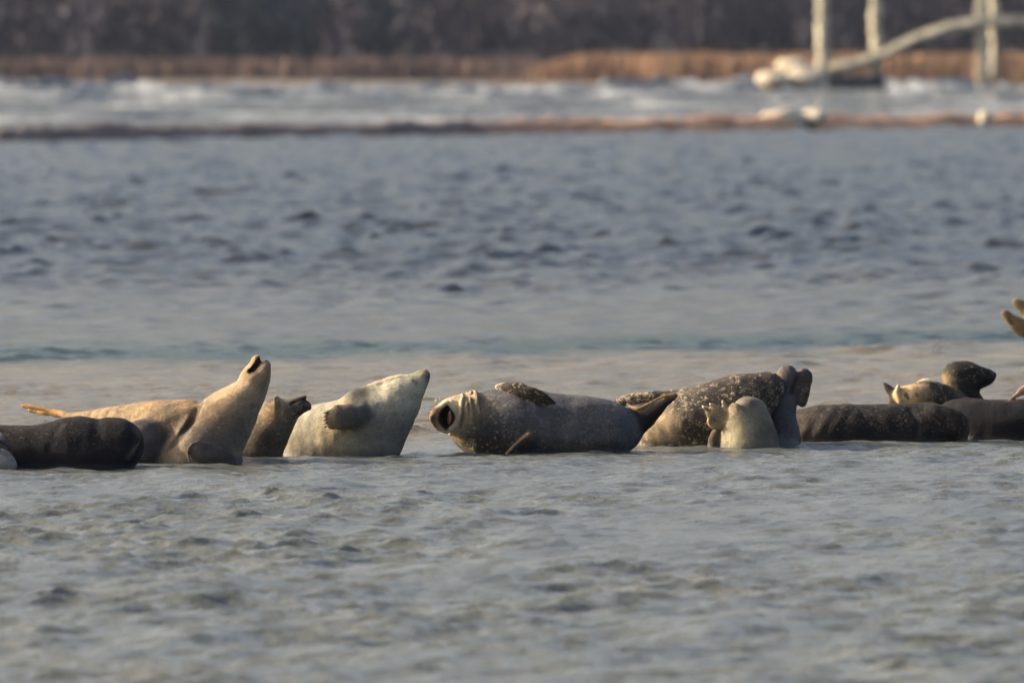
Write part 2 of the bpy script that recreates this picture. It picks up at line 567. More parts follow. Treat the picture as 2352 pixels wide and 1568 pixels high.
def rock(name, px, py, Y, rx, ry, rz, seed, label, cat, group=None):
    rr = np.random.default_rng(seed)
    n, mth = 22, 14
    c = P(px, py, Y)
    V = []
    A = rr.normal(0, 1, (8, 3)); A /= np.linalg.norm(A, axis=1)[:, None]
    cut = rr.uniform(0.62, 0.95, 8)
    for j in range(mth + 1):
        ph = math.pi * j / mth
        for i in range(n):
            th = 2 * math.pi * i / n
            q = np.array((math.sin(ph) * math.cos(th), math.sin(ph) * math.sin(th), math.cos(ph)))
            s = 1.0
            for a, k in zip(A, cut):
                dd = q @ a
                if dd * s > k: s = s * 0.25 + 0.75 * k / dd
            s *= 1 + 0.03 * rr.normal()
            V.append((q[0] * rx * s, q[1] * ry * s, q[2] * rz * s))
    F = [(j * n + i, j * n + (i + 1) % n, (j + 1) * n + (i + 1) % n, (j + 1) * n + i) for j in range(mth) for i in range(n)]
    o = mesh_np(name, V, [f[::-1] for f in F], M_boulder)
    o.location = c
    tag(o, label, cat, group)
    return o


def build_rocks():
    Y = 640.0; m = PXM(Y)
    rock('boulder', 1780, 186, Y, 52 * m, 1.2, 24 * m, 1, 'long pale boulder at the far shore, left end of the row beside the dock', 'boulder', 'pale boulders by the dock')
    rock('boulder', 1848, 182, Y + 1, 46 * m, 1.1, 30 * m, 2, 'pale boulder touching the leftmost dock piling', 'boulder', 'pale boulders by the dock')
    rock('boulder', 1822, 158, Y + 3, 44 * m, 1.0, 24 * m, 3, 'pinkish pale boulder topmost of the pile beside the dock', 'boulder', 'pale boulders by the dock')
    Y = 262.0; m = PXM(Y)  # boulders added in place of the pale heap's mirage image
    rock('boulder', 1800, 274, Y, 58 * m, 0.5, 26 * m, 4, 'wide pale boulder standing in for a mirage image, on the orange bank below the far dock', 'boulder', 'pale boulders standing in for mirage images')
    rock('boulder', 1868, 272, Y + .4, 36 * m, 0.5, 22 * m, 5, 'smaller pale boulder standing in for a mirage image, at the right end of the wide one', 'boulder', 'pale boulders standing in for mirage images')
    rock('boulder', 2262, 272, Y + .4, 17 * m, 0.3, 18 * m, 6, 'small lone pale boulder standing in for a mirage image, below the right piling', 'boulder', 'pale boulders standing in for mirage images')


# ------------------------------------------------------------------ seals: signed distance fields, meshed with surface nets
def catmull(pts, sub):
    pts = np.asarray(pts, float)
    n = len(pts)
    if n == 1: return pts
    out = []
    for i in range(n - 1):
        p0 = pts[max(i - 1, 0)]; p1 = pts[i]; p2 = pts[i + 1]; p3 = pts[min(i + 2, n - 1)]
        for s in range(sub):
            t = s / sub
            out.append(0.5 * ((2 * p1) + (-p0 + p2) * t + (2 * p0 - 5 * p1 + 4 * p2 - p3) * t * t + (-p0 + 3 * p1 - 3 * p2 + p3) * t ** 3))
    out.append(pts[-1])
    return np.array(out)


def chain_sdf(X, Y, Z, pts, rad, n, k):
    """distance to a chain of tapering capsules in a space stretched by 1/k along n"""
    best = None
    if len(pts) == 1: pts = np.vstack([pts, pts + 1e-4]); rad = np.r_[rad, rad]
    if k != 1:
        c0 = pts[0]
        e = ((X - c0[0]) * n[0] + (Y - c0[1]) * n[1] + (Z - c0[2]) * n[2]) * (1 / k - 1)
        X, Y, Z = X + n[0] * e, Y + n[1] * e, Z + n[2] * e
        pts = pts + ((pts - c0) @ n)[:, None] * (1 / k - 1) * n[None, :]
    for i in range(len(pts) - 1):
        a, b = pts[i], pts[i + 1]
        ba = b - a
        L = float(ba @ ba) + 1e-12
        qx, qy, qz = X - a[0], Y - a[1], Z - a[2]
        h = np.clip((qx * ba[0] + qy * ba[1] + qz * ba[2]) / L, 0, 1)
        qx = qx - h * ba[0]; qy = qy - h * ba[1]; qz = qz - h * ba[2]
        d = np.sqrt(qx * qx + qy * qy + qz * qz) - (rad[i] + h * (rad[i + 1] - rad[i]))
        best = d if best is None else np.minimum(best, d)
    return best * min(1.0, max(k, 0.35))


def smin(a, b, k):
    h = np.clip(0.5 + 0.5 * (b - a) / k, 0, 1)
    return b + (a - b) * h - k * h * (1 - h)


def surface_nets(f, org, st):
    nx, ny, nz = f.shape
    ins = f < 0
    cnt = np.zeros((nx - 1, ny - 1, nz - 1), np.int8)
    for i in (0, 1):
        for j in (0, 1):
            for k in (0, 1):
                cnt += ins[i:nx - 1 + i, j:ny - 1 + j, k:nz - 1 + k]
    act = (cnt > 0) & (cnt < 8)
    idx = np.argwhere(act)
    vid = np.full(act.shape, -1, np.int32)
    vid[act] = np.arange(len(idx))
    acc = np.zeros((len(idx), 3)); num = np.zeros(len(idx))
    cor = [(i, j, k) for i in (0, 1) for j in (0, 1) for k in (0, 1)]
    for a in range(8):
        for b in range(a + 1, 8):
            A, B = np.array(cor[a]), np.array(cor[b])
            if abs(A - B).sum() != 1: continue
            ia = idx + A; ib = idx + B
            fa = f[ia[:, 0], ia[:, 1], ia[:, 2]]; fb = f[ib[:, 0], ib[:, 1], ib[:, 2]]
            m = (fa < 0) != (fb < 0)
            t = np.where(m, fa / np.where(m, fa - fb, 1), 0)
            acc[m] += (A + t[:, None] * (B - A))[m]
            num[m] += 1
    V = (idx + acc / num[:, None]) * st + org
    quads = []
    for ax in range(3):
        sl0 = [slice(None)] * 3; sl1 = [slice(None)] * 3
        sl0[ax] = slice(0, -1); sl1[ax] = slice(1, None)
        s0 = ins[tuple(sl0)]; s1 = ins[tuple(sl1)]
        ch = np.argwhere(s0 != s1)
        o1, o2 = [x for x in range(3) if x != ax]
        ch = ch[(ch[:, o1] > 0) & (ch[:, o2] > 0) & (ch[:, o1] < f.shape[o1] - 1) & (ch[:, o2] < f.shape[o2] - 1)]
        sg = s0[ch[:, 0], ch[:, 1], ch[:, 2]]
        e1 = np.zeros(3, int); e1[o1] = 1
        e2 = np.zeros(3, int); e2[o2] = 1
        g = lambda c: vid[c[:, 0], c[:, 1], c[:, 2]]
        q = np.stack([g(ch - e1 - e2), g(ch - e2), g(ch), g(ch - e1)], 1)
        flip = sg if ax != 1 else ~sg
        q[~flip] = q[~flip][:, ::-1]
        quads.append(q)
    return V, np.concatenate(quads)


def part(pts, col, k=1.0, n=(0, 1, 0), blend=0.03, op='+', spot=0.0, sub=3, wet=None):
    """pts: (px, py, radius in px, depth offset in m)"""
    return dict(pts=pts, col=col, k=k, n=np.array(n, float) / np.linalg.norm(n), blend=blend, op=op, spot=spot, sub=sub, wet=wet)


def make_seal(label, wy, parts, patches=(), wet=0.2, step=0.009, dY=0.18, wrinkles=None, group='seals hauled out in a row'):
    """wy: picture row where the near side meets the water; dY: depth of the spine behind that"""
    Y0 = depth_of(wy) + dY
    step *= 1.1
    m = PXM(Y0)
    ch = []
    for p in parts:
        pts = []
        for (px, py, r, *dd) in p['pts']:
            q = P(px, py, Y0 + (dd[0] if dd else 0.0))
            pts.append((*q, r * m))
        cc = catmull(pts, p['sub'])
        ch.append((p, cc[:, :3], np.maximum(cc[:, 3], 0.002)))
    add = [c for c in ch if c[0]['op'] == '+']
    def ext(c):
        r = c[2][:, None] * max(1.0, c[0]['k'])
        return np.min(c[1] - r, 0), np.max(c[1] + r, 0)
    lo = np.min([ext(c)[0] for c in add], 0) - 0.035
    hi = np.max([ext(c)[1] for c in add], 0) + 0.035
    lo[2] = max(lo[2], -0.14)
    nn = np.ceil((hi - lo) / step).astype(int) + 1
    gx = (lo[0] + np.arange(nn[0]) * step).astype(np.float32)
    gy = (lo[1] + np.arange(nn[1]) * step).astype(np.float32)
    gz = (lo[2] + np.arange(nn[2]) * step).astype(np.float32)
    f = np.full(nn, 1.0, np.float32)
    for p, pts, rad in ch:
        a, b = ext((p, pts, rad))
        mg = 0.03 + 2 * p['blend']
        i0 = np.clip(((a - mg - lo) / step).astype(int), 0, nn - 1)
        i1 = np.clip(((b + mg - lo) / step).astype(int) + 2, 1, nn)
        s = tuple(slice(u, v) for u, v in zip(i0, i1))
        d = chain_sdf(gx[s[0]][:, None, None], gy[s[1]][None, :, None], gz[s[2]][None, None, :], pts.astype(np.float32), rad.astype(np.float32), p['n'].astype(np.float32), p['k'])
        if p['op'] == '+':
            f[s] = smin(f[s], d, p['blend'])
        else:
            f[s] = -smin(-f[s], d, p['blend'])
    if wrinkles:
        for (px, py, ux, uy, lam, ampl, sx, dd) in wrinkles:
            # folds of skin: ripples along a direction, fading with distance
            c = P(px, py, Y0 + dd)
            rx = (gx[:, None, None] - c[0]); ry = gy[None, :, None] - c[1]; rz = gz[None, None, :] - c[2]
            al = rx * ux + rz * uy
            wv = np.sin(al * (2 * math.pi / (lam * m)) + 6 * ry + 9 * (rx * -uy + rz * ux) ** 1)
            g = np.exp(-(al * al) / (sx * m) ** 2 - (rz * rz + ry * ry) / (2.6 * sx * m) ** 2)
            f += (wv * g * ampl * m).astype(np.float32)
    rs = np.random.default_rng(int(abs(wy * 7 + parts[0]['pts'][0][0])))
    for _ in range(14):      # uneven flesh and loose skin
        kv = rs.normal(0, 1, 3); kv *= 2 * math.pi / rs.uniform(0.07, 0.32) / np.linalg.norm(kv)
        f += (0.0008 * np.sin(kv[0] * gx[:, None, None] + kv[1] * gy[None, :, None] + kv[2] * gz[None, None, :] + rs.uniform(0, 6.28))).astype(np.float32)
    # belly flattened on the sand just under the water
    f = np.maximum(f, (-0.10 - gz)[None, None, :])
    f[0] = f[-1] = 0.05; f[:, 0] = f[:, -1] = 0.05; f[:, :, 0] = f[:, :, -1] = 0.05
    V, Q = surface_nets(f, lo, step)
    for _ in range(2):      # light smoothing
        acc = np.zeros_like(V); cn = np.zeros(len(V))
        for u, v in ((0, 1), (1, 2), (2, 3), (3, 0)):
            np.add.at(acc, Q[:, u], V[Q[:, v]]); np.add.at(cn, Q[:, u], 1)
        V = V * 0.5 + 0.5 * acc / np.maximum(cn, 1)[:, None]
    # coat; some patches also paint shade and sun into it
    W = []; CC = []; SS = []; WW = []
    for p, pts, rad in ch:
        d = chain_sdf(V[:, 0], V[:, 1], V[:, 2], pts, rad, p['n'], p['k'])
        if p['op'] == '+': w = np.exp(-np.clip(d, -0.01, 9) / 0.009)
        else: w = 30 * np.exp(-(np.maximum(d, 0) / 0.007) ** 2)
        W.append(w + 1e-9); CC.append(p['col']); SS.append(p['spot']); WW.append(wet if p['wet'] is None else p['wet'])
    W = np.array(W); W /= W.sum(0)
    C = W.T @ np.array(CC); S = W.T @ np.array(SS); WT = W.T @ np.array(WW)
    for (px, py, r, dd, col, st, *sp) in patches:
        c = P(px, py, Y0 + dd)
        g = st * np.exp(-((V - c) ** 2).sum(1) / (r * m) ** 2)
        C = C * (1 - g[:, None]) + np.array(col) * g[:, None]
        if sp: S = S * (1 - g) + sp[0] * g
    # fur just above the waterline is soaked
    soak = np.clip(1 - V[:, 2] / 0.045, 0, 1)
    C = C * (1 - 0.45 * soak[:, None])
    WT = np.maximum(WT, soak)
    base = np.array((*V[:, :2].mean(0), 0.0))
    root = empty('seal', base)
    tag(root, label, 'seal', group)
    o = mesh_np('body', V - base, Q, M_seal, root)
    set_col(o, C); set_val(o, S, 'spot'); set_val(o, WT, 'wet')
    root_info = dict(root=root, base=base, Y0=Y0, m=m)
    return root_info


def add_tube(s, name, pts, rads, mat, seg=8, label=None):
    q = [P(px, py, s['Y0'] + dd) for px, py, dd in pts]
    V, F = tube(q, [r * s['m'] for r in rads], seg)
    o = mesh_np(name, np.array(V) - s['base'], F, mat, s['root'])
    if label: o['label'] = label
    return o


def add_ball(s, name, px, py, dd, rx, ry, rz, mat, rot=0.0):
    c = P(px, py, s['Y0'] + dd)
    n, mm = 14, 9
    V = []
    cr, sr = math.cos(rot), math.sin(rot)
    for j in range(mm + 1):
        ph = math.pi * j / mm
        for i in range(n):
            th = 2 * math.pi * i / n
            x, y, z = math.sin(ph) * math.cos(th) * rx, math.sin(ph) * math.sin(th) * ry, math.cos(ph) * rz
            V.append(c + np.array((x * cr - z * sr, y, x * sr + z * cr)) * s['m'])
    F = [(j * n + i, (j + 1) * n + i, (j + 1) * n + (i + 1) % n, j * n + (i + 1) % n) for j in range(mm) for i in range(n)]
    return mesh_np(name, np.array(V) - s['base'], F, mat, s['root'])


def add_whiskers(s, roots, mat=None):
    V = []; F = []
    for (px, py, dd, dx, dy_, L) in roots:
        for k in range(4):
            a = math.atan2(dy_, dx) + random.uniform(-0.4, 0.4)
            l = L * random.uniform(0.7, 1.1)
            x0, y0 = px + random.uniform(-3, 3), py + random.uniform(-3, 3)
            pts = [P(x0 + math.cos(a) * l * t, y0 + math.sin(a) * l * t + 3 * t * t, s['Y0'] + dd - 0.02 * t) for t in (0, 0.35, 0.7, 1)]
            v, f = tube(pts, [0.55 * s['m'], 0.5 * s['m'], 0.4 * s['m'], 0.2 * s['m']], 4)
            b = len(V)
            V += v; F += [tuple(i + b for i in q) for q in f]
    mesh_np('whiskers', np.array(V) - s['base'], F, M_whisk, s['root'])['kind'] = 'stuff'


TAN = (0.42, 0.30, 0.165)
SAND = (0.34, 0.285, 0.20)
BRN = (0.17, 0.125, 0.085)
GRY = (0.15, 0.14, 0.135)
DGRY = (0.055, 0.052, 0.056)
BLK = (0.022, 0.021, 0.024)
PALE = (0.42, 0.385, 0.29)


def ring(px, py, R, dd, r, lean=0.0, a0=-15, a1=165, n=9, sq=1.0):
    """points of a skin fold that runs round the near side of a neck"""
    out = []
    for k in range(n):
        th = math.radians(a0 + (a1 - a0) * k / (n - 1))
        e = 0.55 + 0.45 * math.sin(math.pi * k / (n - 1))
        out.append((px + lean * R * math.cos(th) + random.uniform(-2.4, 2.4), py - R * math.cos(th), r * e, dd - R * 0.00303 * sq * math.sin(th)))
    return out


def build_seals():
    # ---- cut by the left edge: grey rear end with a dark upright flipper
    s = make_seal('grey seal cut off by the left edge, in front of the dark one', 1081, [
        part([(-330, 1040, 40), (-220, 1030, 58), (-110, 1035, 52), (-45, 1052, 34), (-8, 1068, 22)], GRY, 0.95, spot=0.2),
        part([(-40, 1062, 24, -0.02), (0, 1056, 28, -0.03), (16, 1068, 22, -0.03)], (0.23, 0.225, 0.225), 0.5, blend=0.02),
        part([(-22, 1030, 16, -0.06), (-2, 1008, 13, -0.07), (1, 999, 5, -0.07)], (0.2, 0.195, 0.19), 0.5, blend=0.02),
        part([(-10, 1008, 5, -0.11), (12, 1020, 6, -0.10), (25, 1036, 5, -0.09), (33, 1052, 3, -0.08)], BLK, 0.8, blend=0.012),
    ], wet=0.5)

    # ---- dark bulk at the left
    make_seal('dark wet seal at the left, lying in front of the tan seal', 1077, [
        part([(-320, 1030, 40), (-180, 1020, 56), (-40, 1030, 56), (70, 1034, 58), (130, 1030, 63), (182, 1024, 69), (225, 1028, 66), (262, 1022, 65), (280, 1026, 50)], (0.0085, 0.009, 0.0125), 1.0, spot=0.05),
        part([(-100, 1050, 56, -0.04), (60, 1056, 54, -0.05), (240, 1056, 54, -0.05), (262, 1056, 40, -0.05)], (0.008, 0.008, 0.011), 1.0, blend=0.05),
        part([(285, 1014, 40, -0.06), (280, 1030, 40, -0.06)], (0.009, 0.009, 0.012), 1.0, blend=0.05),
        part([(208, 950, 8, 0.02), (228, 949, 9, 0.02)], BLK, 1.0, op='-', blend=0.04),
        part([(140, 972, 3, -0.12), (120, 1000, 4, -0.2), (112, 1030, 4, -0.22)], BLK, 1.2, op='-', blend=0.035),
        part([(322, 992, 3, -0.14), (318, 1020, 3.5, -0.16), (296, 1050, 3, -0.17)], (0.05, 0.045, 0.042), 1.0, blend=0.014),
    ], patches=[(324, 985, 14, -0.1, (0.16, 0.13, 0.10), 0.6), (180, 960, 18, 0.0, (0.05, 0.042, 0.04), 0.6), (20, 990, 60, 0.0, (0.035, 0.028, 0.026), 0.5, 0.2)], wet=0.08, dY=0.22, step=0.008)

    # ---- tan seal with its head thrown back
    s = make_seal('tan seal with head thrown back highest of all and snout pointing up', 1066, [
        part([(150, 955, 8, 0.55), (215, 966, 26, 0.42), (290, 981, 54, 0.3), (370, 982, 64, 0.16), (430, 975, 58, 0.1)], (0.21, 0.158, 0.10), 1.0, blend=0.03, spot=0.15),
        part([(318, 1025, 62, -0.02), (350, 1005, 42, 0.0)], (0.06, 0.055, 0.056), 0.8, blend=0.03),  # grey colour puts the shade below the tan back into the coat
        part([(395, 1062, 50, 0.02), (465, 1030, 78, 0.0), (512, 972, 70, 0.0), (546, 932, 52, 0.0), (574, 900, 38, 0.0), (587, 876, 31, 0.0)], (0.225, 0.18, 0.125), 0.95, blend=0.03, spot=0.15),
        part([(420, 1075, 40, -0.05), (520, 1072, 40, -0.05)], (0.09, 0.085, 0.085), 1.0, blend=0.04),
        # head: cranium, upturned snout, lower jaw
        part([(580, 880, 35, 0.0), (586, 866, 34, -0.01), (598, 852, 24, -0.03)], (0.26, 0.195, 0.13), 0.95, blend=0.02),
        part([(600, 862, 19, -0.05), (607, 846, 15, -0.06), (609, 839, 12.5, -0.05)], (0.27, 0.205, 0.145), 0.95, blend=0.01),
        part([(576, 858, 17, 0.0), (583, 842, 13.5, 0.0), (588, 829, 11, -0.005), (591, 822, 7, -0.005)], (0.28, 0.195, 0.10), 1.0, blend=0.015),
        part([(574, 853, 3.5, -0.06), (582, 848, 4.5, -0.07), (593, 834, 6, -0.06), (605, 820, 8, -0.05)], (0.016, 0.013, 0.012), 2.6, op='-', blend=0.006, sub=4),
        # hind flippers far to the left
        part([(155, 954, 8, 0.55), (125, 945, 6, 0.62), (88, 936, 6.5, 0.66), (52, 931, 4, 0.7)], (0.30, 0.185, 0.09), 0.6, blend=0.02),
        part([(155, 954, 8, 0.58), (110, 949, 6, 0.68), (70, 942, 6, 0.74)], (0.28, 0.18, 0.09), 0.6, blend=0.02),
        # fore flipper tucked against the chest
        part([(522, 1066, 24, -0.19), (490, 1048, 29, -0.235), (464, 1040, 27, -0.25), (451, 1037, 20, -0.25)], (0.035, 0.027, 0.023), 0.36, n=(0.1, 1, 0.1), blend=0.006),
        part([(436, 1058, 3, -0.262), (431, 1038, 3.2, -0.264), (440, 1020, 3, -0.264), (458, 1013, 2.2, -0.262)], (0.16, 0.115, 0.075), 1.0, blend=0.008),
        # crease between back and shoulder
        part([(459, 925, 6, -0.05), (448, 950, 9, -0.09), (434, 976, 9, -0.12), (404, 1010, 6, -0.15), (372, 1040, 5, -0.17)], (0.05, 0.037, 0.028), 1.8, op='-', blend=0.03),
    ], patches=[(516, 905, 34, -0.12, (0.42, 0.31, 0.18), 0.6), (500, 962, 50, -0.2, (0.16, 0.095, 0.04), 0.65), (470, 1015, 62, -0.25, (0.062, 0.062, 0.068), 0.85),  # dark lower and right patches: wet fur and shade painted into the coat
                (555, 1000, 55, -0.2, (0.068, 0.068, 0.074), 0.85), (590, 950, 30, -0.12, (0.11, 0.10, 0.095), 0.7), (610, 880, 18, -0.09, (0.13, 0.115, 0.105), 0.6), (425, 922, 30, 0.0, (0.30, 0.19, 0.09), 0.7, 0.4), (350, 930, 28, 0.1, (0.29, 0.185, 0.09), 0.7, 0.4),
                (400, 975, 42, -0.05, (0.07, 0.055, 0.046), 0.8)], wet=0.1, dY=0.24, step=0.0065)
    add_ball(s, 'nose', 616, 846, -0.055, 5, 8, 12, M_nose, 0.1)
    add_whiskers(s, [(594, 822, -0.01, 0.05, -1, 9)])

    # ---- brown seal peeking out behind the tan one
    s = make_seal('brown seal with black upturned snout between the tan seal and the pale seal', 1056, [
        part([(430, 1010, 40, 0.3), (520, 1015, 56, 0.15), (588, 1022, 56, 0.05), (618, 985, 50, 0.0), (640, 958, 40, -0.01)], (0.085, 0.062, 0.043), 0.95, blend=0.03, spot=0.25),
        part([(540, 1062, 44, 0.0), (606, 1064, 42, 0.0)], (0.04, 0.034, 0.03), 0.95, blend=0.05),
        part([(630, 950, 36, 0.0), (650, 946, 30, -0.01), (672, 938, 23, -0.02), (690, 933, 17, -0.02), (701, 932, 13, -0.02)], (0.085, 0.07, 0.056), 0.95, blend=0.025, spot=0.45),
        part([(658, 932, 14, -0.02), (684, 917, 8, -0.02), (699, 912, 6, -0.02)], (0.09, 0.068, 0.046), 1.1, blend=0.01),
        part([(670, 927, 2.4, -0.09), (688, 921, 3.0, -0.09), (710, 918, 4.0, -0.08)], (0.012, 0.01, 0.009), 4.0, op='-', blend=0.006, sub=4),
        part([(650, 936, 10, -0.075), (641, 924, 9, -0.085), (635, 915, 5.5, -0.085)], (0.30, 0.25, 0.19), 0.55, blend=0.01),
        part([(633, 916, 4, -0.11), (640, 940, 6, -0.13), (642, 968, 5, -0.15)], (0.02, 0.016, 0.013), 1.2, op='-', blend=0.02),
    ], patches=[(617, 950, 24, -0.15, (0.34, 0.21, 0.085), 0.8), (652, 978, 26, -0.18, (0.13, 0.128, 0.128), 0.75), (692, 946, 22, -0.08, (0.014, 0.013, 0.014), 0.9), (600, 1030, 60, -0.2, (0.026, 0.022, 0.019), 0.8), (675, 930, 12, -0.08, (0.05, 0.04, 0.035), 0.5)], wet=0.3, dY=0.22, step=0.0065)
    add_ball(s, 'nose', 708, 932, -0.02, 7.5, 9, 11, M_nose, 0.3)

    # ---- pale grey seal, nose up
    s = make_seal('pale smooth seal with chest raised, nose up and dark fore flipper on its side', 1048, [
        part([(560, 1020, 28, 0.35), (640, 1012, 46, 0.2), (715, 1000, 66, 0.08), (790, 990, 74, 0.0), (852, 972, 75, 0.0), (892, 942, 65, 0.0), (927, 906, 45, 0.0), (953, 885, 28, 0.0), (970, 869, 16, 0.0), (978, 859, 9.5, 0.0)], (0.27, 0.262, 0.21), 0.95, blend=0.03),
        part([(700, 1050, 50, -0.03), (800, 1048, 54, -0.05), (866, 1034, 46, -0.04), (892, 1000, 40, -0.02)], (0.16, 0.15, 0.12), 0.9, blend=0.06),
        part([(946, 870, 9, 0.0), (962, 857, 6, 0.0), (976, 853, 5, 0.0)], (0.22, 0.18, 0.09), 1.2, blend=0.01),
        part([(936, 858, 2, -0.1), (948, 872, 2.6, -0.12), (958, 880, 1.8, -0.12)], (0.03, 0.025, 0.014), 2.5, op='-', blend=0.006),
        # fore flipper: broad mitten held against the side
        part([(846, 958, 24, -0.15), (812, 955, 28, -0.225), (784, 959, 28, -0.255), (764, 962, 23, -0.258)], (0.06, 0.058, 0.06), 0.36, n=(0.28, 1, 0.1), blend=0.03),
        part([(838, 912, 24, -0.04), (818, 922, 26, -0.07), (816, 942, 26, -0.10)], (0.075, 0.072, 0.072), 0.9, blend=0.07),
    ] + [part([(x, y + 6, 5, -0.01 * q), (x + 5, y - 2, 3.6, -0.01 * q), (x + 12, y - 8, 1.3, -0.01 * q)], (0.32, 0.29, 0.21), 1.6, blend=0.006, sub=2) for q in (0, 4) for x, y in [(838 + k * 8 + q * 0.9, float(np.interp(838 + k * 8 + q, [836, 872, 914, 940], [890, 876, 866, 863])) + q * 0.7) for k in range(12)]] + [
        part([(772, 935, 4, -0.262), (790, 933, 3.6, -0.245), (806, 928, 3, -0.22)], (0.26, 0.19, 0.11), 1.0, blend=0.012),
    ], patches=[(905, 895, 45, -0.15, (0.40, 0.375, 0.29), 0.5), (940, 985, 46, -0.1, (0.12, 0.12, 0.12), 0.8), (880, 1010, 70, -0.25, (0.11, 0.11, 0.108), 0.75), (755, 1000, 45, -0.22, (0.30, 0.235, 0.125), 0.6), (670, 1025, 50, -0.1, (0.15, 0.13, 0.09), 0.7),  # darker lower patches are wet fur plus shade painted into the coat
                (985, 866, 12, -0.02, (0.03, 0.028, 0.028), 0.85), (748, 962, 9, -0.27, (0.20, 0.145, 0.08), 0.7), (775, 920, 24, -0.12, (0.36, 0.29, 0.18), 0.5)], wet=0.05, dY=0.24, step=0.0065)  # tan patch above the flipper paints sunlight into the coat
    for k in range(5):
        add_tube(s, 'claw', [(752 - k * 0.5, 946 + k * 8.2, -0.262), (744 - k * 0.3, 947 + k * 8.5, -0.266), (738 + k * 1.0, 949 + k * 8.2, -0.262)], [2.6, 2.0, 0.5], M_claw, 6)

    # ---- yawning seal
    CR = (0.36, 0.275, 0.17)
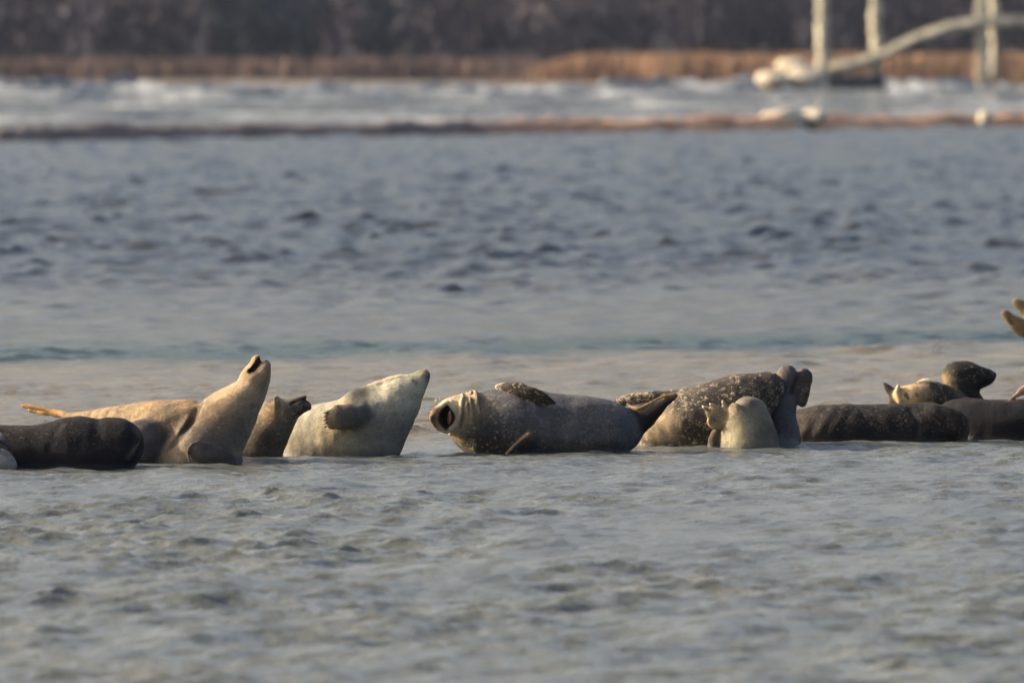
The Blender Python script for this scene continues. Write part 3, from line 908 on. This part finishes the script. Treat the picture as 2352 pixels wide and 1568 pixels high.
    s = make_seal('dark seal lying on its side and yawning wide at the camera', 1042, [
        part([(1090, 968, 60, -0.02), (1125, 970, 74, 0.0), (1190, 968, 79, 0.0), (1270, 975, 73, 0.02), (1340, 980, 71, 0.03), (1395, 986, 66, 0.05), (1428, 990, 46, 0.08)], (0.064, 0.067, 0.078), 1.0, blend=0.03, spot=0.15),
        part([(1088, 1004, 40, -0.05), (1130, 1015, 48, -0.06), (1250, 1024, 46, -0.06), (1390, 1024, 44, -0.03)], (0.028, 0.026, 0.027), 1.0, blend=0.06, spot=0.12),
        part([(1095, 990, 50, -0.04), (1080, 980, 46, -0.05)], (0.09, 0.07, 0.045), 1.0, blend=0.04, spot=0.9),
        # neck, skull
        part([(1088, 960, 57, -0.03), (1062, 956, 50, -0.06), (1042, 955, 42, -0.095), (1024, 956, 33, -0.13), (1008, 957, 20, -0.17)], (0.34, 0.265, 0.175), 1.0, blend=0.03, spot=0.3),
        # rolls of skin round the neck
        part(ring(1056, 954, 49, -0.075, 5.0, 0.14, sq=1.0), (0.48, 0.38, 0.25), 1.0, blend=0.008, sub=2),
        part(ring(1069, 955, 53, -0.055, 5.5, 0.08, -15, 150, sq=1.02), (0.38, 0.30, 0.195), 1.0, blend=0.014, sub=2),
        part(ring(1084, 957, 57, -0.035, 6.0, -0.06, -10, 125, sq=1.03), (0.27, 0.21, 0.135), 1.0, blend=0.02, sub=2, spot=0.4),
        part(ring(1100, 959, 62, -0.02, 5.5, -0.14, 5, 95, sq=1.03), (0.14, 0.11, 0.075), 1.0, blend=0.024, sub=2, spot=0.5),
        part(ring(1063, 954, 52, -0.065, 2.0, 0.16, -5, 120, sq=1.02), (0.27, 0.20, 0.13), 1.0, op='-', blend=0.012, sub=2),
        part(ring(1077, 956, 57, -0.045, 2.4, -0.03, -10, 85, sq=1.02), (0.24, 0.18, 0.115), 1.0, op='-', blend=0.014, sub=2),
        part(ring(1092, 958, 61, -0.028, 2.4, -0.2, 20, 120, sq=1.02), (0.16, 0.12, 0.08), 1.0, op='-', blend=0.016, sub=2),
        # muzzle with its whisker pad to the left, lips, lower jaw to the right
        part([(1012, 937, 11, -0.19), (1001, 948, 12.5, -0.225), (998, 962, 12, -0.23), (1006, 978, 11, -0.21)], (0.24, 0.165, 0.10), 0.9, blend=0.012, spot=0.2),
        part([(1011, 938, 8, -0.21), (1026, 927, 8, -0.20), (1041, 940, 7, -0.205), (1049, 958, 7, -0.20), (1042, 976, 7, -0.205), (1026, 989, 8, -0.205), (1009, 981, 8, -0.215)], (0.52, 0.42, 0.28), 1.0, blend=0.008),
        part([(1036, 922, 5, -0.165), (1049, 936, 6, -0.185), (1057, 957, 6, -0.19), (1049, 981, 6, -0.185), (1034, 997, 5, -0.165)], (0.50, 0.40, 0.26), 1.0, blend=0.008),
        # the open mouth: a lozenge cut deep into the head
        part([(1027, 935, 2.0, -0.2), (1022, 948, 9, -0.2), (1020, 960, 11.5, -0.2), (1022, 972, 8, -0.2), (1025, 983, 2.0, -0.2)], (0.05, 0.015, 0.013), 3.2, op='-', blend=0.006, sub=4),
        part([(1030, 942, 3, -0.2), (1035, 952, 5.5, -0.2), (1036, 962, 5.5, -0.2), (1031, 973, 3, -0.2)], (0.06, 0.02, 0.017), 3.2, op='-', blend=0.006, sub=4),
        # fore flipper across the upper side
        part([(1150, 893, 12, -0.04), (1185, 894, 19, -0.14), (1225, 906, 20, -0.2), (1256, 919, 13, -0.225), (1274, 926, 4, -0.23)], (0.022, 0.018, 0.016), 0.4, n=(0.1, 1, 0.8), blend=0.012, spot=0.45),
        part([(1140, 888, 3, 0.0), (1155, 884, 4.5, 0.0), (1180, 884, 4, 0.0), (1205, 888, 3, 0.0)], (0.55, 0.47, 0.35), 1.0, blend=0.008),
        # the other fore flipper, seen edge on
        part([(1214, 997, 7, -0.2), (1195, 1012, 5, -0.24), (1178, 1027, 4, -0.27), (1164, 1041, 3, -0.29)], (0.26, 0.175, 0.115), 4.0, blend=0.008),
        # hind flippers
        part([(1420, 988, 46, 0.08), (1462, 968, 34, 0.08), (1492, 947, 25, 0.05), (1522, 925, 14, 0.02), (1550, 909, 5, 0.0)], (0.012, 0.011, 0.012), 0.5, n=(0.2, 1, 0), blend=0.03),
        part([(1440, 928, 3, 0.0), (1465, 939, 4, -0.05), (1492, 926, 4, -0.03), (1520, 911, 3.5, -0.01), (1552, 906, 2.5, 0.0)], (0.27, 0.165, 0.08), 1.0, blend=0.012),
    ], patches=[(1095, 1022, 30, -0.2, (0.05, 0.04, 0.025), 0.8, 1.0), (1116, 940, 30, -0.2, (0.13, 0.10, 0.07), 0.6, 0.6), (1082, 935, 24, -0.2, (0.36, 0.28, 0.18), 0.5), (998, 962, 11, -0.29, (0.10, 0.06, 0.03), 0.7), (1150, 1005, 50, -0.2, (0.035, 0.029, 0.024), 0.7, 0.5), (1340, 935, 70, -0.1, (0.075, 0.075, 0.08), 0.6, 0.15)],
       wet=0.2, dY=0.24, step=0.006)
    add_ball(s, 'tongue', 1033, 960, -0.175, 6, 13, 17, M_tongue, -0.08)
    add_tube(s, 'tooth', [(1034, 944, -0.205), (1032, 948, -0.21), (1030, 952, -0.21)], [1.8, 1.4, 0.4], M_tooth, 6)
    add_whiskers(s, [(1003, 928, -0.25, -0.35, -1, 18), (998, 942, -0.27, -0.7, -0.8, 15), (1012, 918, -0.22, -0.2, -1, 12)])

    # ---- big mottled seal behind
    s = make_seal('big mottled seal with scratched dark back sloping up to the right', 1027, [
        part([(1400, 1000, 18, 0.12), (1450, 1005, 34, 0.1), (1525, 990, 58, 0.03), (1580, 970, 71, 0.0), (1640, 950, 74, 0.0), (1700, 927, 69, 0.03), (1738, 908, 52, 0.05), (1764, 892, 38, 0.05)], (0.04, 0.033, 0.028), 0.95, blend=0.03, spot=0.62),
        part([(1510, 1020, 42, -0.04), (1620, 1022, 50, -0.04), (1700, 1020, 50, 0.0)], (0.045, 0.037, 0.03), 0.95, blend=0.06, spot=0.5),
        part([(1520, 992, 38, -0.09), (1556, 975, 38, -0.1)], (0.24, 0.18, 0.115), 0.8, blend=0.05, spot=0.3),
        part([(1415, 925, 10, 0.1), (1465, 915, 14, 0.08), (1530, 908, 13, 0.06), (1580, 908, 14, 0.05)], (0.045, 0.037, 0.03), 0.8, blend=0.04, spot=0.8),
        part([(1772, 880, 3, -0.14), (1768, 900, 5, -0.15), (1756, 918, 4, -0.16)], (0.01, 0.009, 0.009), 1.4, op='-', blend=0.03),
        part([(1726, 880, 2, -0.19), (1734, 900, 3, -0.19), (1730, 920, 2, -0.19)], (0.03, 0.025, 0.02), 1.4, op='-', blend=0.03),
    ], patches=[(1518, 970, 34, -0.2, (0.34, 0.26, 0.16), 0.8, 0.1), (1535, 1005, 25, -0.22, (0.26, 0.2, 0.125), 0.5, 0.5), (1733, 872, 16, -0.15, (0.28, 0.2, 0.115), 0.7, 0.8), (1765, 890, 24, -0.13, (0.014, 0.013, 0.013), 0.9, 0.1), (1650, 1000, 55, -0.2, (0.024, 0.021, 0.02), 0.8), (1630, 935, 50, -0.2, (0.03, 0.026, 0.023), 0.6, 0.55)], wet=0.25, dY=0.26, step=0.0075)

    # ---- rearing grey seal
    s = make_seal('slate grey upright seal with notched two-lobed top, right of the pale dome-shaped one', 1024, [
        part([(1792, 1050, 48, 0.0), (1802, 1004, 38, 0.0), (1797, 960, 33, 0.0), (1795, 925, 30, 0.0)], (0.066, 0.064, 0.073), 0.95, blend=0.025, spot=0.05),
        part([(1795, 930, 30, 0.0), (1799, 895, 27, -0.01), (1806, 868, 27, -0.015), (1811, 856, 17, -0.015)], (0.066, 0.062, 0.068), 0.55, n=(0.15, 1, 0), blend=0.04, spot=0.08),
        part([(1770, 1040, 46, -0.06), (1745, 1050, 50, -0.02)], (0.075, 0.073, 0.078), 0.9, blend=0.05),
        part([(1815, 915, 14, 0.0), (1836, 886, 18, 0.01), (1849, 866, 20, 0.015), (1852, 861, 15, 0.015)], (0.05, 0.043, 0.042), 0.55, n=(-0.2, 1, 0), blend=0.016, spot=0.12),
        part([(1855, 876, 13, 0.015), (1848, 902, 13, 0.0), (1843, 924, 12, -0.01)], (0.07, 0.05, 0.034), 0.6, n=(0.5, 1, 0), blend=0.016, spot=0.25),
        part([(1838, 846, 4, -0.06), (1832, 870, 5, -0.07), (1820, 900, 4, -0.07)], (0.016, 0.014, 0.014), 1.5, op='-', blend=0.02),
        part([(1862, 876, 2, -0.05), (1855, 892, 3, -0.06), (1852, 908, 2, -0.05)], (0.02, 0.016, 0.012), 1.5, op='-', blend=0.015),
        part([(1818, 1040, 26, -0.1), (1830, 1050, 22, -0.05)], (0.10, 0.10, 0.11), 0.8, blend=0.03),
    ], patches=[(1790, 862, 10, -0.04, (0.18, 0.125, 0.07), 0.6), (1835, 849, 8, -0.04, (0.2, 0.14, 0.07), 0.7)], wet=0.3, dY=0.2, step=0.0065)

    # ---- pale dome with a raised flipper
    s = make_seal('pale dome-shaped seal seen end on, raising a clawed flipper at its left', 1031, [
        part([(1714, 1070, 68, 0.02), (1714, 1020, 65, 0.0), (1716, 980, 56, 0.0), (1721, 952, 43, 0.02)], (0.23, 0.21, 0.145), 0.95, blend=0.03),
        part([(1755, 1050, 44, 0.0), (1742, 990, 36, 0.0)], (0.07, 0.068, 0.068), 0.9, blend=0.06),
        part([(1648, 1050, 18, -0.03), (1642, 1010, 15, -0.03), (1650, 986, 9, -0.03)], (0.045, 0.04, 0.036), 0.8, blend=0.01, spot=0.1),
        part([(1700, 975, 14, -0.125), (1690, 956, 16, -0.125), (1685, 942, 14, -0.115), (1684, 934, 9, -0.105)], (0.27, 0.215, 0.14), 0.5, n=(0.4, 1, 0), blend=0.05, spot=0.4),
        part([(1682, 968, 14, -0.06), (1655, 966, 15, -0.07), (1638, 954, 11, -0.08), (1622, 936, 8, -0.08)], (0.17, 0.13, 0.09), 0.45, blend=0.015, spot=0.5),
        part([(1682, 962, 16, -0.075), (1656, 952, 15, -0.085), (1638, 944, 10, -0.088)], (0.16, 0.125, 0.085), 0.28, n=(0.2, 1, 0), blend=0.012, spot=0.4),
        part([(1674, 962, 10, -0.09), (1652, 944, 7, -0.10), (1636, 930, 5, -0.10)], (0.20, 0.155, 0.1), 0.5, blend=0.014, spot=0.4),
        part([(1684, 950, 9, -0.09), (1668, 934, 7.5, -0.1), (1662, 924, 4.5, -0.1)], (0.19, 0.15, 0.1), 0.6, blend=0.008, spot=0.4),
        part([(1662, 974, 10, -0.07), (1642, 976, 9, -0.08), (1630, 968, 4.5, -0.08)], (0.24, 0.17, 0.095), 0.5, blend=0.008),
    ], patches=[(1688, 990, 36, -0.18, (0.38, 0.345, 0.24), 0.7), (1724, 925, 40, -0.08, (0.06, 0.057, 0.06), 0.9), (1750, 1000, 40, -0.12, (0.055, 0.054, 0.056), 0.8)], wet=0.1, dY=0.2, step=0.006)  # lighter left and darker right paint the sunlit and shaded sides
    for a, b, c, d_ in ((1623, 938, 1611, 929), (1637, 931, 1628, 924), (1663, 925, 1658, 916), (1631, 968, 1625, 958)):
        add_tube(s, 'claw', [(a + 2, b + 2, -0.09), ((a + c) / 2 - 1, (b + d_) / 2 + 1, -0.1), (c + 2, d_ + 3, -0.09)], [4.2, 3.4, 1.6], M_claw, 6)

    # ---- long dark seal
    make_seal('long black wet seal lying low right of the rearing one', 1017, [
        part([(1800, 1000, 30, 0.1), (1850, 988, 50, 0.05), (1920, 982, 54, 0.0), (2000, 980, 52, 0.0), (2080, 979, 53, 0.0), (2140, 980, 54, 0.02), (2180, 988, 45, 0.05)], (0.0075, 0.0078, 0.0105), 1.0, blend=0.03, spot=0.12),
        part([(1850, 1010, 40, -0.03), (2000, 1012, 40, -0.04), (2150, 1012, 38, -0.03)], (0.0075, 0.0075, 0.010), 1.0, blend=0.05),
        part([(2150, 965, 34, -0.08), (2192, 972, 30, -0.09), (2210, 988, 18, -0.1), (2212, 1012, 11, -0.1)], (0.014, 0.0125, 0.0135), 0.7, blend=0.05, spot=0.1),
        part([(2092, 940, 3, -0.12), (2108, 965, 4, -0.17), (2106, 1000, 4, -0.17)], BLK, 1.2, op='-', blend=0.03),
        part([(2220, 955, 3, -0.1), (2227, 966, 3.2, -0.1), (2222, 988, 3.2, -0.11), (2214, 1012, 3, -0.11)], (0.12, 0.095, 0.065), 1.0, blend=0.008),
    ],
       patches=[(1848, 975, 42, -0.1, (0.075, 0.06, 0.05), 0.7)], wet=0.15, dY=0.22, step=0.0075, wrinkles=[(1900, 960, 0.75, -0.66, 26, 0.7, 60, 0)])

    # ---- right-hand dark seal
    s = make_seal('smooth black seal running out of the right edge with a pinkish flipper on top', 1011, [
        part([(2140, 988, 36, 0.15), (2200, 972, 56, 0.08), (2260, 976, 59, 0.02), (2330, 977, 61, 0.0), (2420, 975, 60, 0.0), (2520, 985, 45, 0.0), (2600, 1000, 28, 0.0)], (0.0078, 0.008, 0.0115), 1.0, blend=0.03, spot=0.02),
        part([(2240, 1008, 40, -0.04), (2420, 1008, 42, -0.04)], (0.013, 0.0125, 0.015), 1.0, blend=0.05),
        part([(2372, 905, 14, -0.03), (2354, 896, 12, -0.03), (2336, 907, 7, -0.04), (2317, 920, 3, -0.05)], (0.33, 0.22, 0.155), 0.6, blend=0.01),
    ], patches=[(2300, 925, 50, 0.0, (0.0125, 0.013, 0.019), 0.7)], wet=0.08, dY=0.24, step=0.008)

    # ---- seal on its back, tan face
    s = make_seal('dark seal on its back with tan face, behind the long black seal', 995, [
        part([(2240, 975, 40, 0.2), (2200, 950, 46, 0.12), (2165, 922, 40, 0.04), (2130, 908, 35, 0.0), (2100, 909, 29, -0.01), (2078, 909, 24, -0.02)], (0.03, 0.024, 0.018), 1.0, blend=0.03, spot=0.25),
        part([(2077, 908, 24, -0.05), (2095, 908, 26, -0.06), (2112, 907, 24, -0.06)], (0.36, 0.26, 0.15), 0.9, blend=0.012, spot=0.2),
        part([(2068, 918, 8, -0.1), (2062, 900, 7, -0.1), (2064, 887, 5, -0.1)], (0.48, 0.37, 0.22), 0.9, blend=0.006),
        part([(2126, 898, 4, -0.10), (2110, 889, 4.5, -0.09), (2096, 900, 4, -0.11)], (0.42, 0.32, 0.19), 0.9, blend=0.012),
        part([(2078, 905, 4, -0.14), (2084, 916, 5, -0.15)], (0.02, 0.014, 0.01), 1.0, op='-', blend=0.008),
        part([(2100, 898, 4, -0.16), (2108, 908, 4.5, -0.16)], (0.05, 0.03, 0.018), 1.0, op='-', blend=0.008),
        # narrow flipper tip standing at the left
        part([(2060, 930, 16, -0.02), (2054, 908, 13, -0.02), (2042, 894, 8, -0.02), (2030, 879, 2.5, -0.02)], (0.045, 0.04, 0.04), 0.6, blend=0.008),
        part([(2108, 878, 3, 0.0), (2130, 872, 3.5, 0.0), (2158, 879, 3, 0.0)], (0.62, 0.56, 0.46), 1.0, blend=0.006),  # whitish strip stands in for a sunlit rim
    ], wet=0.15, dY=0.2, step=0.006)
    add_ball(s, 'eye', 2085, 914, -0.118, 3.0, 3, 3.4, M_nose)

    # ---- black head in profile
    s = make_seal('black round-headed seal in profile looking right over the others', 988, [
        part([(2380, 985, 40, 0.5), (2300, 975, 48, 0.3), (2240, 960, 48, 0.1), (2216, 918, 38, 0.0), (2206, 882, 38, 0.0)], (0.012, 0.0115, 0.0105), 1.0, blend=0.03, spot=0.03),
        part([(2203, 870, 41, 0.0), (2222, 867, 37, 0.0), (2245, 866, 28, 0.0), (2265, 865, 20, 0.0), (2273, 864, 15, 0.0)], (0.012, 0.0115, 0.0105), 0.9, blend=0.02, spot=0.22),
        part([(2248, 880, 13, -0.04), (2264, 872, 12, -0.04)], (0.014, 0.013, 0.012), 0.9, blend=0.012),
        part([(2236, 846, 8, -0.05), (2246, 848, 6, -0.055)], (0.014, 0.013, 0.012), 0.9, blend=0.015),
        part([(2250, 887, 1.6, -0.1), (2266, 880, 2, -0.09), (2282, 872, 1.8, -0.06)], (0.006, 0.005, 0.005), 1.5, op='-', blend=0.008),
    ], patches=[(2170, 874, 17, -0.05, (0.25, 0.185, 0.105), 0.85), (2186, 872, 9, -0.16, (0.06, 0.05, 0.034), 0.6), (2205, 832, 14, 0.0, (0.03, 0.026, 0.02), 0.6)], wet=0.15, dY=0.2, step=0.007)
    add_ball(s, 'nose', 2284, 861, 0.0, 5, 8, 7, M_nose)
    add_ball(s, 'eye', 2243, 857, -0.082, 4, 3, 4, M_nose)

    # ---- raised hind flippers at the right edge, farther off
    make_seal('seal beyond the right edge of which only raised tan hind flippers show', 860, [
        part([(2640, 840, 50, 0.0), (2560, 825, 56, 0.0), (2470, 810, 48, 0.0), (2410, 775, 36, 0.0), (2380, 745, 30, 0.0)], (0.12, 0.09, 0.055), 1.0, blend=0.03, spot=0.2),
        part([(2395, 765, 28, 0.0), (2350, 752, 21, -0.04), (2325, 736, 15, -0.07), (2311, 722, 10, -0.08), (2306, 719, 7, -0.08)], (0.16, 0.12, 0.065), 0.6, blend=0.02),
        part([(2322, 742, 5, -0.12), (2318, 728, 4, -0.13)], (0.05, 0.037, 0.025), 1.0, op='-', blend=0.02),
        part([(2385, 735, 28, 0.05), (2360, 714, 19, 0.06), (2342, 700, 14, 0.06), (2333, 694, 10, 0.06)], (0.15, 0.12, 0.07), 0.6, blend=0.02),
    ], wet=0.1, dY=0.2, step=0.01)


def build_splash():
    """drops thrown up where wavelets break over the bar"""
    for (px, py, wy, n, spread, label) in ((2155, 797, 812, 60, 11, 'larger splash of white drops behind the black-headed seal'), (2064, 812, 818, 32, 8, 'smaller splash of white drops left of the larger one')):
        Y = depth_of(wy)
        m = PXM(Y)
        V = []; F = []
        for k in range(n):
            c = P(px + random.gauss(0, spread), py + random.gauss(0, spread * 0.8), Y + random.gauss(0, 0.05))
            r = random.uniform(0.5, 1.9) * m
            b = len(V)
            for dx, dy, dz in ((1, 0, 0), (0, 1, 0), (-1, 0, 0), (0, -1, 0), (0, 0, 1.3), (0, 0, -1.3)):
                V.append(c + np.array((dx, dy, dz)) * r)
            for i in range(4):
                j = (i + 1) % 4
                F.append((b + i, b + j, b + 4)); F.append((b + j, b + i, b + 5))
        base = np.array((P(px, wy, Y)[0], Y, 0))
        o = mesh_np('splash', np.array(V) - base, F, M_foam_and_shimmer)
        o.location = base
        tag(o, label, 'splash', 'splashes over the bar', 'stuff')


build_water()
build_far()
build_dock()
build_rocks()
build_seals()
build_splash()


def build_haze():
    """thin sea air: one closed box round the camera and everything built"""
    V, F = box(0, 3450, 14.5, 4200, 3560, 16.0, 0.5)
    o = mesh_np('haze', V, F, None, None, False)
    m = bpy.data.materials.new('sea_haze')
    m.use_nodes = True
    nt = m.node_tree
    nt.nodes.remove(nt.nodes['Principled BSDF'])
    v = nt.nodes.new('ShaderNodeVolumePrincipled')
    v.inputs['Color'].default_value = (0.60, 0.72, 1.0, 1)
    v.inputs['Density'].default_value = 0.000032
    nt.links.new(v.outputs[0], nt.nodes['Material Output'].inputs['Volume'])
    o.data.materials.append(m)
    tag(o, 'thin pale haze over the water', 'haze', kind='stuff')


build_haze()
